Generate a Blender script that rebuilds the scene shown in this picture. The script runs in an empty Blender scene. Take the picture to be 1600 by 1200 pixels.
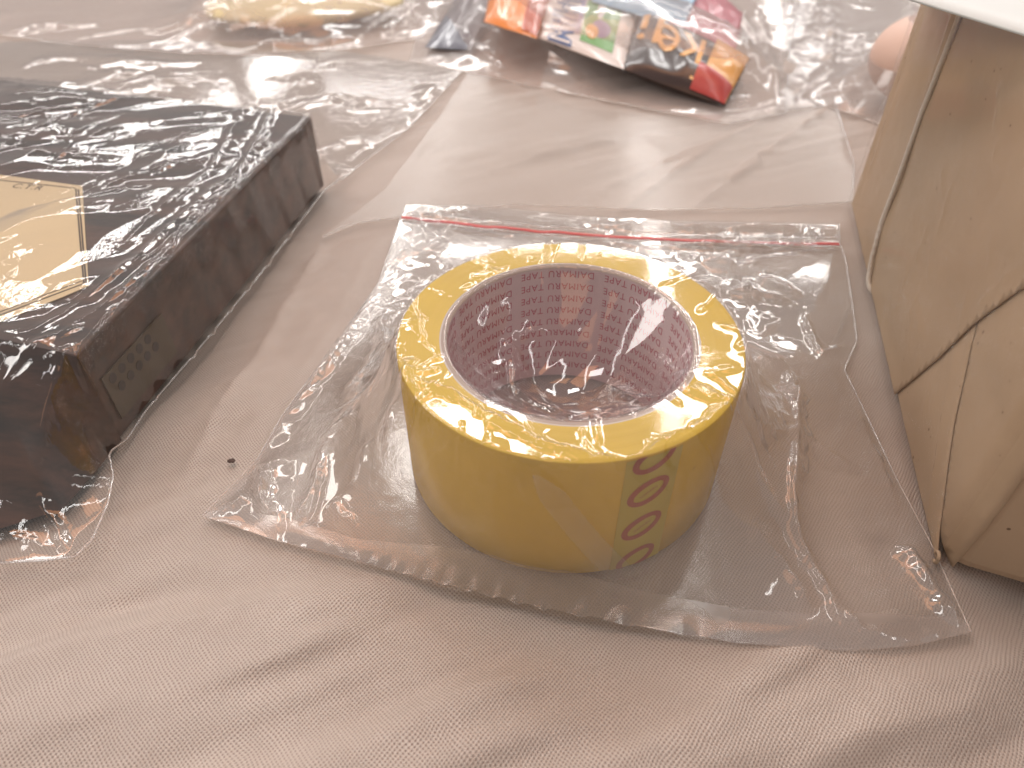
import bpy, bmesh, math
import numpy as np
from mathutils import Matrix, Vector
PI = math.pi
S = 0.001                                   # all measures below are millimetres
sc = bpy.context.scene
COL = sc.collection
rng = np.random.RandomState(7)

# ---------------------------------------------------------------- camera
def _basis(pitch, yaw):
    f = np.array([math.sin(yaw)*math.cos(pitch), math.cos(yaw)*math.cos(pitch), -math.sin(pitch)])
    r = np.array([math.cos(yaw), -math.sin(yaw), 0.0])
    return r, np.cross(r, f), f
CR, CU, CF = _basis(.73635, -.10105)
CP = np.array([0, -167.24, 178.78]); FPX = 1120.8
cd = bpy.data.cameras.new('camera'); cam = bpy.data.objects.new('camera', cd); COL.objects.link(cam)
cd.sensor_width = 36; cd.lens = FPX/1600*36; cd.clip_start = .01; cd.clip_end = 50
cam.matrix_world = Matrix(((CR[0], CU[0], -CF[0], CP[0]*S), (CR[1], CU[1], -CF[1], CP[1]*S),
                           (CR[2], CU[2], -CF[2], CP[2]*S), (0, 0, 0, 1)))
cd.dof.use_dof = True; cd.dof.focus_distance = .215; cd.dof.aperture_fstop = 13
sc.camera = cam

# ---------------------------------------------------------------- world, lamps of the hall and added lamps
w = bpy.data.worlds.new('World'); sc.world = w; w.use_nodes = True
nt = w.node_tree; bg = nt.nodes['Background']
tc = nt.nodes.new('ShaderNodeTexCoord'); sx = nt.nodes.new('ShaderNodeSeparateXYZ'); rp = nt.nodes.new('ShaderNodeValToRGB')
nt.links.new(tc.outputs['Generated'], sx.inputs[0]); nt.links.new(sx.outputs['Z'], rp.inputs[0]); nt.links.new(rp.outputs[0], bg.inputs[0])
rp.color_ramp.elements[0].position = 0.0; rp.color_ramp.elements[0].color = (.42, .36, .33, 1)
rp.color_ramp.elements[1].position = .8; rp.color_ramp.elements[1].color = (.40, .395, .395, 1)
bg.inputs[1].default_value = .9

def lamp(name, loc, size, power, col, aim=(0, 0.05, 0)):
    d = bpy.data.lights.new(name, 'AREA'); d.shape = 'RECTANGLE'; d.size, d.size_y = size; d.energy = power; d.color = col
    o = bpy.data.objects.new(name, d); COL.objects.link(o); o.location = loc
    o.rotation_euler = (Vector(aim)-Vector(loc)).to_track_quat('-Z', 'Y').to_euler()
WH = (1.0, .98, .955)
lamp('ceiling_lamp', (-.45, 1.95, 2.2), (.6, .3), 13, WH)
lamp('ceiling_lamp', (.7, 2.5, 2.3), (.6, .28), 10, WH)
lamp('ceiling_lamp', (-1.7, .9, 2.2), (.32, .7), 7, WH)
def down(name, loc, size, power, col): lamp(name, loc, size, power, col, (loc[0], loc[1]+1e-4, 0))
for x_, p_ in ((-3.4, 20), (-1.25, 18), (.55, 18), (2.3, 18), (4.2, 20)):      # unseen tube lights, laid out in lines so film creases catch glints
    for y_ in (-.4, 3.6, 7.6): down('glint_tube', (x_, y_+1.2, 2.5), (.11, 3.5), p_*(.6 if y_ < 0 else 1.35), WH)
for y_ in (4.3, 7.2): down('glint_tube', (.3, y_, 2.62), (6., .11), 32, WH)  # unseen cross rows, added for the same glints
lamp('warm_reflection_lamp', (-1.0, .85, 2.3), (1.5, .8), 11, (1.0, .40, .16))  # warm lamps added out of view to give the film orange reflections
lamp('warm_reflection_lamp', (.35, .75, 2.4), (1.2, .8), 8, (1.0, .42, .17))
lamp('warm_reflection_lamp', (-.2, -1.4, 1.8), (1.2, .7), 3.2, (1.0, .46, .22))
lamp('left_fill_lamp', (-2.4, .35, 1.15), (1.0, .6), 15, (1.0, .96, .92))  # unseen fill added at the left to brighten the parcel's side

sc.view_settings.view_transform = 'Standard'; sc.view_settings.look = 'None'
sc.view_settings.exposure = -.10; sc.view_settings.gamma = 1
sc.cycles.use_denoising = True
sc.cycles.max_bounces = 10; sc.cycles.transparent_max_bounces = 24; sc.cycles.glossy_bounces = 4
sc.cycles.sample_clamp_indirect = 6
sc.cycles.caustics_reflective = False; sc.cycles.caustics_refractive = False

# ---------------------------------------------------------------- pixel of the photograph -> point of the place (mm)
def ray(x, y): return CF*FPX + CR*(x-800) - CU*(y-600)
def at(x, y, z=0.0):
    v = ray(x, y); return CP + v*((z-CP[2])/v[2])

# ---------------------------------------------------------------- noise
TB = rng.rand(256, 256)
def _h(i, j, s): return TB[(i.astype(int)+s*37) & 255, (j.astype(int)+s*91) & 255]
def vnoise(x, y, s=0):
    i, j = np.floor(x), np.floor(y); u, v = x-i, y-j
    u = u*u*u*(u*(u*6-15)+10); v = v*v*v*(v*(v*6-15)+10)
    return ((_h(i, j, s)*(1-u)+_h(i+1, j, s)*u)*(1-v)+(_h(i, j+1, s)*(1-u)+_h(i+1, j+1, s)*u)*v)*2-1
def fnoise(x, y, s=0, o=3):
    r = 0
    for k in range(o): r = r+vnoise(x*2**k+k*7.3, y*2**k-k*3.1, s+k)/2**k
    return r/1.6
def facet(x, y, s=0):
    """crumple: random heights on a warped triangle net, flat between them"""
    x = x+.55*vnoise(x*.7, y*.7, s+11); y = y+.55*vnoise(x*.7+9, y*.7, s+12)
    i, j = np.floor(x), np.floor(y); u, v = x-i, y-j
    a, b, c, d = _h(i, j, s), _h(i+1, j, s), _h(i, j+1, s), _h(i+1, j+1, s)
    t1 = np.where(u+v < 1, a+(b-a)*u+(c-a)*v, d+(c-d)*(1-u)+(b-d)*(1-v))
    t2 = np.where(u > v, a+(b-a)*u+(d-b)*v, a+(c-a)*v+(d-c)*u)
    return np.where(_h(i, j, s+5) > .5, t1, t2)*2-1
def crumple(x, y, cell, s=0, ang=0., st=1.0, o=3):
    c, n = math.cos(ang), math.sin(ang); X = (c*x+n*y)/(cell*st); Y = (-n*x+c*y)/cell
    r = 0
    for k in range(o): r = r+facet(X*2.1**k, Y*2.1**k, s+3*k)/2.3**k
    return r
def smooth(t): t = np.clip(t, 0, 1); return t*t*(3-2*t)

# ---------------------------------------------------------------- builders
def thing(name, label, cat, loc=(0, 0, 0), group=None):
    o = bpy.data.objects.new(name, None); COL.objects.link(o); o.empty_display_size = .01
    o.location = [c*S for c in loc]; o['label'] = label; o['category'] = cat
    if group: o['group'] = group
    return o
def root_loc(p):
    v = Vector((0, 0, 0))
    while p is not None: v += p.location; p = p.parent
    return np.array(v)/S
def mesh(name, V, F, m, parent=None, smooth_=True, uv=None, label=None):
    V = np.asarray(V, float)
    if parent is not None: V = V-root_loc(parent)
    me = bpy.data.meshes.new(name); me.from_pydata((V*S).tolist(), [], [list(map(int, f)) for f in F]); me.update()
    if smooth_: me.polygons.foreach_set('use_smooth', [True]*len(me.polygons))
    me.materials.append(m)
    o = bpy.data.objects.new(name, me); COL.objects.link(o)
    if parent is not None: o.parent = parent
    if label: o['label'] = label
    return o
def grid_faces(nu, nv, wrap=False):
    i = np.arange(nu-1)[:, None]; j = np.arange(nv if wrap else nv-1)[None, :]; jn = (j+1) % nv
    return np.stack([i*nv+j, (i+1)*nv+j, (i+1)*nv+jn, i*nv+jn], -1).reshape(-1, 4)
def lathe(name, prof, m, parent, n=192, sm=True):
    t = np.linspace(0, 2*PI, n, endpoint=False); pr = np.array(prof, float)
    V = np.stack([pr[:, None, 0]*np.cos(t), pr[:, None, 0]*np.sin(t), pr[:, None, 1]+0*t], -1).reshape(-1, 3)
    o = mesh(name, V+root_loc(parent), grid_faces(len(pr), n, True), m, parent, sm)
    bm = bmesh.new(); bm.from_mesh(o.data); bmesh.ops.recalc_face_normals(bm, faces=bm.faces); bm.to_mesh(o.data); bm.free()
    return o
def tube(name, P, r, m, parent=None, n=8, label=None):
    P = np.array(P, float); T = np.gradient(P, axis=0); T /= np.linalg.norm(T, axis=1)[:, None]+1e-9
    a = np.cross(T, [0.13, 0.31, .94]); a /= np.linalg.norm(a, axis=1)[:, None]+1e-9; b = np.cross(T, a)
    r = np.broadcast_to(r, len(P))[:, None, None]
    t = np.linspace(0, 2*PI, n, endpoint=False)
    V = P[:, None]+r*(a[:, None]*np.cos(t)[None, :, None]+b[:, None]*np.sin(t)[None, :, None])
    return mesh(name, V.reshape(-1, 3), grid_faces(len(P), n, True), m, parent, label=label)
def spline(P, n):
    P = np.array(P, float); d = np.r_[0, np.cumsum(np.linalg.norm(np.diff(P, axis=0), axis=1))]; s = np.linspace(0, d[-1], n)
    return np.stack([np.interp(s, d, P[:, k]) for k in range(P.shape[1])], 1)
def soften(P, k=3):
    P = P.copy()
    for _ in range(k): P[1:-1] = (P[:-2]+2*P[1:-1]+P[2:])/4
    return P
def prism(name, top, bot, m, parent=None, bevel=0., label=None):
    n = len(top); V = list(top)+list(bot)
    F = [list(range(n)), list(range(2*n-1, n-1, -1))]+[[i, n+i, n+(i+1) % n, (i+1) % n] for i in range(n)]
    o = mesh(name, V, F, m, parent, False, label=label)
    bm = bmesh.new(); bm.from_mesh(o.data); bmesh.ops.recalc_face_normals(bm, faces=bm.faces); bm.to_mesh(o.data); bm.free()
    if bevel:
        b = o.modifiers.new('b', 'BEVEL'); b.width = bevel*S; b.segments = 3
    return o
def text_mesh(body, size, n_spacing=1.0, offset=0.):
    cu = bpy.data.curves.new('t', 'FONT'); cu.body = body; cu.size = size; cu.align_x = 'LEFT'; cu.space_character = n_spacing; cu.offset = offset; cu.resolution_u = 3
    ob = bpy.data.objects.new('t', cu); COL.objects.link(ob); bpy.context.view_layer.update()
    me = bpy.data.meshes.new_from_object(ob.evaluated_get(bpy.context.evaluated_depsgraph_get()))
    V = np.array([v.co[:] for v in me.vertices]); F = [list(p.vertices) for p in me.polygons]
    bpy.data.objects.remove(ob); bpy.data.curves.remove(cu); bpy.data.meshes.remove(me)
    return V, F

# ---------------------------------------------------------------- materials
def new_mat(name):
    m = bpy.data.materials.new(name); m.use_nodes = True; t = m.node_tree
    return m, t, t.nodes['Principled BSDF'], t.nodes['Material Output']
def N(t, kind, **kw):
    n = t.nodes.new(kind)
    for k, v in kw.items():
        if k in n.inputs: n.inputs[k].default_value = v
        else: setattr(n, k, v)
    return n
def math_(t, op, a, b=None, clamp=False):
    n = t.nodes.new('ShaderNodeMath'); n.operation = op; n.use_clamp = clamp
    for i, v in enumerate((a, b)):
        if v is None: continue
        if isinstance(v, (int, float)): n.inputs[i].default_value = v
        else: t.links.new(v, n.inputs[i])
    return n.outputs[0]
def paint(name, col, rough=.5, var=.08, scale=60, bump=0., bscale=300, coat=0., speck=None, metal=0.):
    m, t, p, out = new_mat(name)
    tcn = N(t, 'ShaderNodeTexCoord'); nz = N(t, 'ShaderNodeTexNoise', Scale=scale, Detail=6.0, Roughness=.65)
    t.links.new(tcn.outputs['Object'], nz.inputs['Vector'])
    mx = N(t, 'ShaderNodeMix', data_type='RGBA'); mx.inputs[6].default_value = (*[c*(1-var) for c in col], 1)
    mx.inputs[7].default_value = (*[min(1, c*(1+var)) for c in col], 1); t.links.new(nz.outputs[0], mx.inputs[0])
    colo = mx.outputs[2]
    if speck:
        vz = N(t, 'ShaderNodeTexVoronoi', Scale=speck[1]); t.links.new(tcn.outputs['Object'], vz.inputs['Vector'])
        wn = N(t, 'ShaderNodeSeparateColor'); t.links.new(vz.outputs['Color'], wn.inputs[0])
        rad = math_(t, 'MULTIPLY', math_(t, 'SUBTRACT', wn.outputs[0], .72), .55)
        f = math_(t, 'LESS_THAN', vz.outputs['Distance'], rad)
        f = math_(t, 'MULTIPLY', f, speck[2])
        m2 = N(t, 'ShaderNodeMix', data_type='RGBA'); t.links.new(f, m2.inputs[0]); t.links.new(colo, m2.inputs[6]); m2.inputs[7].default_value = (*speck[0], 1)
        colo = m2.outputs[2]
    t.links.new(colo, p.inputs['Base Color']); p.inputs['Roughness'].default_value = rough; p.inputs['Metallic'].default_value = metal
    p.inputs['Coat Weight'].default_value = coat; p.inputs['Coat Roughness'].default_value = .12
    if bump:
        nb = N(t, 'ShaderNodeTexNoise', Scale=bscale, Detail=4.0); t.links.new(tcn.outputs['Object'], nb.inputs['Vector'])
        bp = N(t, 'ShaderNodeBump', Strength=bump, Distance=.0004); t.links.new(nb.outputs[0], bp.inputs['Height']); t.links.new(bp.outputs[0], p.inputs['Normal'])
    return m
def film(name, milk=.10, refl=1.7, rough=.07, tint=(.975, .965, .955), milkcol=(.80, .78, .77), bump=.12, bscale=160):
    """thin clear plastic: two air/plastic faces reflect, the rest goes straight through"""
    m, t, p, out = new_mat(name); t.nodes.remove(p)
    tcn = N(t, 'ShaderNodeTexCoord'); nb = N(t, 'ShaderNodeTexNoise', Scale=bscale, Detail=3.0, Roughness=.6)
    t.links.new(tcn.outputs['Object'], nb.inputs['Vector'])
    bp = N(t, 'ShaderNodeBump', Strength=bump*.35, Distance=.0012); t.links.new(nb.outputs[0], bp.inputs['Height'])
    geo = N(t, 'ShaderNodeNewGeometry'); vm = t.nodes.new('ShaderNodeVectorMath'); vm.operation = 'DOT_PRODUCT'
    t.links.new(bp.outputs[0], vm.inputs[0]); t.links.new(geo.outputs['Incoming'], vm.inputs[1])
    c = math_(t, 'ABSOLUTE', vm.outputs['Value'])
    f5 = math_(t, 'POWER', math_(t, 'SUBTRACT', 1.0, c, True), 5.0)
    fr = math_(t, 'ADD', math_(t, 'MULTIPLY', f5, .96), .04)
    fr = math_(t, 'MINIMUM', math_(t, 'MULTIPLY', fr, refl), .85)
    gl = N(t, 'ShaderNodeBsdfGlossy', Roughness=rough); gl.inputs[0].default_value = (1, 1, 1, 1); t.links.new(bp.outputs[0], gl.inputs['Normal'])
    tr = N(t, 'ShaderNodeBsdfTransparent'); tr.inputs[0].default_value = (*tint, 1)
    df = N(t, 'ShaderNodeBsdfDiffuse'); df.inputs[0].default_value = (*milkcol, 1)
    tl = N(t, 'ShaderNodeBsdfTranslucent'); tl.inputs[0].default_value = (*milkcol, 1)
    a = t.nodes.new('ShaderNodeMixShader'); a.inputs[0].default_value = .35; t.links.new(df.outputs[0], a.inputs[1]); t.links.new(tl.outputs[0], a.inputs[2])
    n2 = N(t, 'ShaderNodeTexNoise', Scale=25.0, Detail=3.0); t.links.new(tcn.outputs['Object'], n2.inputs['Vector'])
    mk = math_(t, 'MULTIPLY', math_(t, 'ADD', n2.outputs[0], .5), milk)
    b = t.nodes.new('ShaderNodeMixShader'); t.links.new(mk, b.inputs[0]); t.links.new(tr.outputs[0], b.inputs[1]); t.links.new(a.outputs[0], b.inputs[2])
    d = t.nodes.new('ShaderNodeMixShader'); t.links.new(fr, d.inputs[0]); t.links.new(b.outputs[0], d.inputs[1]); t.links.new(gl.outputs[0], d.inputs[2])
    t.links.new(d.outputs[0], out.inputs[0])
    return m

def cloth_material():
    m, t, p, out = new_mat('rose_satin_mesh')
    geo = N(t, 'ShaderNodeTexCoord'); mp = N(t, 'ShaderNodeMapping'); mp.inputs['Rotation'].default_value = (0, 0, math.radians(-9)); mp.inputs['Scale'].default_value = (1000, 1000, 0)
    t.links.new(geo.outputs['Object'], mp.inputs[0])
    wz = N(t, 'ShaderNodeTexNoise', Scale=.06, Detail=2.0); t.links.new(mp.outputs[0], wz.inputs['Vector'])
    ad = t.nodes.new('ShaderNodeVectorMath'); ad.operation = 'MULTIPLY_ADD'; t.links.new(wz.outputs['Color'], ad.inputs[0]); ad.inputs[1].default_value = (3.5, 3.5, 0); t.links.new(mp.outputs[0], ad.inputs[2])
    s = N(t, 'ShaderNodeSeparateXYZ'); t.links.new(ad.outputs[0], s.inputs[0])
    PX, PY = 1.18, 1.32
    kx, ky = 2*PI/PX, 2*PI/PY
    # staggered holes: cos(kx x)*cos(ky y)-like brick order
    cx = math_(t, 'COSINE', math_(t, 'MULTIPLY', s.outputs[0], kx)); cy = math_(t, 'COSINE', math_(t, 'MULTIPLY', s.outputs[1], ky))
    pr = math_(t, 'MULTIPLY', cx, cy)
    th = math_(t, 'ADD', math_(t, 'MULTIPLY', pr, .5), .5)            # 1 = hole centre
    hole = math_(t, 'POWER', th, 2.6)
    fine = math_(t, 'SINE', math_(t, 'MULTIPLY', s.outputs[1], 2*PI/.33))
    big = N(t, 'ShaderNodeTexNoise', Scale=.03, Detail=4.0); t.links.new(mp.outputs[0], big.inputs['Vector'])
    base = N(t, 'ShaderNodeMix', data_type='RGBA'); base.inputs[6].default_value = (.50, .43, .38, 1); base.inputs[7].default_value = (.59, .525, .475, 1)
    t.links.new(big.outputs[0], base.inputs[0])
    thr = N(t, 'ShaderNodeTexNoise', Scale=1.3, Detail=2.0); t.links.new(mp.outputs[0], thr.inputs['Vector'])
    hs = math_(t, 'MULTIPLY', hole, math_(t, 'ADD', math_(t, 'MULTIPLY', thr.outputs[0], .7), .5), True)
    hm = N(t, 'ShaderNodeMix', data_type='RGBA'); t.links.new(hs, hm.inputs[0]); t.links.new(base.outputs[2], hm.inputs[6]); hm.inputs[7].default_value = (.22, .14, .105, 1)
    t.links.new(hm.outputs[2], p.inputs['Base Color'])
    hh = math_(t, 'ADD', math_(t, 'MULTIPLY', hole, -1.0), math_(t, 'MULTIPLY', fine, .10))
    hh = math_(t, 'ADD', hh, math_(t, 'MULTIPLY', thr.outputs[0], .35))
    b = N(t, 'ShaderNodeBump', Strength=.9, Distance=.00025); t.links.new(hh, b.inputs['Height']); t.links.new(b.outputs[0], p.inputs['Normal'])
    p.inputs['Roughness'].default_value = .33; p.inputs['Specular IOR Level'].default_value = 1.0; p.inputs['Anisotropic'].default_value = 0.0
    p.inputs['Sheen Weight'].default_value = .25; p.inputs['Sheen Roughness'].default_value = .35
    p.inputs['Sheen Tint'].default_value = (1, .93, .92, 1)
    return m

def box_material():
    m, t, p, out = new_mat('dark_walnut_paper')
    tcn = N(t, 'ShaderNodeTexCoord'); mp = N(t, 'ShaderNodeMapping'); mp.inputs['Scale'].default_value = (8, 60, 60); t.links.new(tcn.outputs['Object'], mp.inputs[0])
    nz = N(t, 'ShaderNodeTexNoise', Scale=1.5, Detail=6.0, Roughness=.7); t.links.new(mp.outputs[0], nz.inputs['Vector'])
    r = N(t, 'ShaderNodeValToRGB'); t.links.new(nz.outputs[0], r.inputs[0])
    r.color_ramp.elements[0].position = .35; r.color_ramp.elements[0].color = (.016, .012, .011, 1)
    r.color_ramp.elements[1].position = .75; r.color_ramp.elements[1].color = (.12, .055, .035, 1)
    t.links.new(r.outputs[0], p.inputs['Base Color']); p.inputs['Roughness'].default_value = .38
    return m

def tape_material(name, col, ring):
    m, t, p, out = new_mat(name)
    tcn = N(t, 'ShaderNodeTexCoord'); s = N(t, 'ShaderNodeSeparateXYZ'); t.links.new(tcn.outputs['Object'], s.inputs[0])
    if ring:
        ln = t.nodes.new('ShaderNodeVectorMath'); ln.operation = 'LENGTH'; cb = N(t, 'ShaderNodeCombineXYZ'); t.links.new(s.outputs[0], cb.inputs[0]); t.links.new(s.outputs[1], cb.inputs[1]); t.links.new(cb.outputs[0], ln.inputs[0])
        nz = N(t, 'ShaderNodeTexNoise', Scale=1.0, Detail=5.0, Roughness=.8); nz.noise_dimensions = '1D'
        t.links.new(math_(t, 'MULTIPLY', ln.outputs['Value'], 2600.0), nz.inputs['W'])
        ang = math_(t, 'ARCTAN2', s.outputs[1], s.outputs[0])
        n2 = N(t, 'ShaderNodeTexNoise', Scale=1.2, Detail=3.0); t.links.new(tcn.outputs['Object'], n2.inputs['Vector']); n2.inputs['Scale'].default_value = 45
        f = math_(t, 'ADD', math_(t, 'MULTIPLY', nz.outputs[0], .6), math_(t, 'MULTIPLY', n2.outputs[0], .4))
        hgt = nz.outputs[0]
    else:
        n2 = N(t, 'ShaderNodeTexNoise', Scale=55.0, Detail=6.0, Roughness=.7); t.links.new(tcn.outputs['Object'], n2.inputs['Vector']); f = n2.outputs[0]; hgt = f
    mx = N(t, 'ShaderNodeMix', data_type='RGBA'); t.links.new(f, mx.inputs[0])
    mx.inputs[6].default_value = (*[c*(.62 if ring else .88) for c in col], 1); mx.inputs[7].default_value = (*[min(1, c*1.18) for c in col], 1)
    vz = N(t, 'ShaderNodeTexVoronoi', Scale=140.0); t.links.new(tcn.outputs['Object'], vz.inputs['Vector'])
    wn = N(t, 'ShaderNodeSeparateColor'); t.links.new(vz.outputs['Color'], wn.inputs[0])
    dk = math_(t, 'LESS_THAN', vz.outputs['Distance'], math_(t, 'MULTIPLY', math_(t, 'SUBTRACT', wn.outputs[0], .78), .5))
    m2 = N(t, 'ShaderNodeMix', data_type='RGBA'); t.links.new(math_(t, 'MULTIPLY', dk, .75 if ring else .15), m2.inputs[0]); t.links.new(mx.outputs[2], m2.inputs[6]); m2.inputs[7].default_value = (.10, .05, .015, 1)
    t.links.new(m2.outputs[2], p.inputs['Base Color'])
    b = N(t, 'ShaderNodeBump', Strength=.5 if ring else .08, Distance=.0002); t.links.new(hgt, b.inputs['Height']); t.links.new(b.outputs[0], p.inputs['Normal'])
    p.inputs['Roughness'].default_value = .42 if ring else .22
    p.inputs['Subsurface Weight'].default_value = .0
    return m

M = dict(
    cloth=cloth_material(), box=box_material(),
    tape_top=tape_material('yellow_tape_edges', (.86, .59, .022), True),
    tape_side=tape_material('yellow_tape_film', (.72, .455, .008), False),
    core=paint('pink_core_paper', (.82, .66, .68), .6, .06, 200, .2, 900),
    core_edge=paint('tan_core_edge', (.50, .41, .36), .75, .1, 500, .4, 1200),
    print_=paint('magenta_print', (.60, .12, .18), .55, .15, 800),
    core_lip=paint('white_core_lip', (.74, .70, .66), .6, .06, 400),
    label_green=paint('olive_label_film', (.56, .43, .02), .3, .06, 60),
    oval=paint('rust_red_print', (.40, .07, .02), .45, .1, 500),
    film=film('clear_bag_film', .10, 2.1, .06, bump=.06),
    film_back=film('bag_back_film', .16, 1.4, .12, bump=.2),
    seam=film('welded_bag_hem', .30, 1.8, .14, milkcol=(.72, .68, .66)),
    refl_band=film('reflection_band_film', .15, .9, .3, milkcol=(.75, .72, .68), bump=.05),  # milky colour carries the reflection on the roll's front
    film_crisp=film('crisp_cellophane', .018, 2.0, .05, milkcol=(.8, .8, .8), bump=.22, bscale=220),
    film_soft=film('soft_polybag_film', .27, 1.25, .11, milkcol=(.94, .87, .85), bump=.2, bscale=110),
    film_grey=film('hazy_polybag_film', .30, 1.2, .14, milkcol=(.72, .70, .71), bump=.25, bscale=90),
    zip_red=paint('red_zip', (.72, .10, .10), .3, .08, 300, coat=.4),
    zip_clear=film('clear_zip_rail', .30, 3.0, .12, milkcol=(.85, .84, .84)),
    kraft=paint('kraft_paper', (.47, .35, .235), .62, .07, 35, .35, 260, speck=((.10, .055, .03), 260, .8)),
    kraft2=paint('kraft_paper_fold', (.50, .375, .255), .60, .07, 35, .35, 260, speck=((.10, .055, .03), 260, .8)),
    string=paint('cotton_string', (.78, .72, .64), .8, .12, 900, .8, 1500),
    white=paint('white_card', (.72, .78, .78), .5, .03, 40, .1, 400),
    cream=paint('cream_label_paper', (.74, .60, .37), .55, .04, 30, .1, 500),
    ink=paint('dark_brown_ink', (.05, .03, .02), .5, .1, 500),
    vent=paint('olive_brown_patch', (.060, .045, .022), .4, .15, 80),
    ventdot=paint('black_dot', (.008, .007, .006), .4, .1, 80),
    crumb=paint('dark_fluff', (.09, .06, .05), .8, .3, 900, .6, 900),
    orange=paint('orange_foil', (.78, .25, .04), .28, .25, 90, .4, 200, coat=.4),
    rust=paint('rust_foil', (.50, .10, .04), .3, .2, 90, .3, 200, coat=.4),
    swhite=paint('white_foil', (.66, .58, .54), .35, .05, 90, .3, 160, coat=.3),
    green=paint('green_print', (.13, .33, .07), .35, .2, 160, coat=.3),
    navy=paint('navy_print', (.05, .10, .28), .35, .2, 200),
    lilac=paint('lilac_print', (.24, .20, .38), .35, .3, 260),
    black=paint('black_foil', (.05, .028, .024), .3, .3, 120, .3, 200, coat=.4),
    gold=paint('gold_print', (.80, .40, .09), .35, .2, 120, coat=.3),
    amber=paint('amber_foil', (.74, .38, .10), .3, .25, 120, .3, 200, coat=.4),
    red=paint('red_ribbon_print', (.50, .06, .05), .35, .2, 120, coat=.3),
    blue=paint('sky_blue_foil', (.22, .42, .62), .3, .25, 160, .3, 200, coat=.4),
    pink=paint('magenta_foil', (.45, .10, .14), .3, .35, 120, .3, 200, coat=.4),
    dark=paint('indigo_foil', (.06, .055, .09), .28, .3, 120, .3, 200, coat=.5),
    butter=paint('pale_yellow_pack', (.70, .60, .34), .45, .1, 60, .3, 120),
    blush=paint('blush_ball', (.74, .54, .45), .5, .05, 60, .1, 200),
)

# ---------------------------------------------------------------- creases
def crease_h(X, Y, lines):
    H = np.zeros_like(X)
    for k, (pts, a, wd) in enumerate(lines):
        P = soften(spline(pts, max(6, len(pts)*5)), 2); tot = len(P)-1
        x0, x1 = P[:, 0].min()-8*wd, P[:, 0].max()+8*wd; y0, y1 = P[:, 1].min()-8*wd, P[:, 1].max()+8*wd
        msk = (X > x0) & (X < x1) & (Y > y0) & (Y < y1)
        x, y = X[msk], Y[msk]
        if not len(x): continue
        x = x+.5*vnoise(x/3., y/3., k); y = y+.5*vnoise(x/3.+5, y/3., k+3)
        best = np.full(x.shape, 1e9); ss = np.zeros(x.shape)
        for i in range(tot):
            ax, ay = P[i, :2]; bx, by = P[i+1, :2]; dx, dy = bx-ax, by-ay
            t = np.clip(((x-ax)*dx+(y-ay)*dy)/(dx*dx+dy*dy+1e-9), 0, 1)
            d = np.hypot(x-ax-t*dx, y-ay-t*dy); c = d < best
            best[c] = d[c]; ss[c] = ((i+t)/tot)[c]
        ln_ = np.linalg.norm(np.diff(P[:, :2], axis=0), axis=1).sum()
        env = np.minimum(1, 5*ss)*np.minimum(1, 5*(1-ss))*np.clip(.85+.35*vnoise(ss*ln_/(3.2*wd), ss*0+k, 4)+.12*vnoise(ss*ln_/(1.3*wd), ss*0+k+.5, 6), .15, 2)
        H[msk] += a*env*np.exp(-np.sqrt((best/wd)**2+.05))*1.25
    return H

# ---------------------------------------------------------------- tablecloth
def cloth_z(X, Y):
    c, s = math.cos(math.radians(30)), math.sin(math.radians(30))
    U = c*X+s*Y; W = -s*X+c*Y                              # folds run along U, up to the right
    big = fnoise(U/150, W/26+.35*vnoise(U/70, W/70, 9), 21, 3)
    fg = smooth((-35-Y+.15*X)/35)+.55*smooth((Y-175)/60)+.5*smooth((-100-X)/20)*smooth((150-Y)/30)
    z = -1.5+np.clip(fg, .12, 1)*big*7.5
    z += -.5
    return z
CF_PIX = [  # folds that can be seen: pixels, height, width
    ([(0, 1150), (200, 1060), (420, 950), (520, 890)], 1.3, 7), ([(120, 1200), (400, 1075), (620, 985)], 1.7, 7),
    ([(420, 1200), (700, 1095), (900, 1050)], 1.5, 8), ([(900, 1200), (1200, 1110), (1450, 1060), (1600, 1040)], 1.7, 8),
    ([(1100, 1200), (1400, 1120), (1600, 1080)], 1.4, 5), ([(0, 990), (150, 930), (300, 850)], 1.2, 6),
    ([(1060, 340), (1200, 235), (1330, 140), (1380, 90)], 3.0, 3.0), ([(850, 330), (1000, 270), (1180, 195), (1290, 110)], 2.6, 3.2),
    ([(700, 285), (850, 235), (1000, 205), (1160, 195)], 2.0, 4), ([(940, 350), (1020, 290), (1130, 215)], 2.2, 3),
    ([(1225, 180), (1225, 90), (1250, 0)], 3.0, 4), ([(1290, 120), (1300, 50), (1270, 0)], 4.0, 4),
    ([(560, 520), (640, 380), (720, 210)], 1.2, 4), ([(215, 840), (330, 660), (440, 480), (520, 350)], 1.5, 3),
    ([(150, 900), (330, 740), (470, 560)], 1.6, 6), ([(420, 660), (520, 500), (600, 350)], 1.3, 5)]
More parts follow.
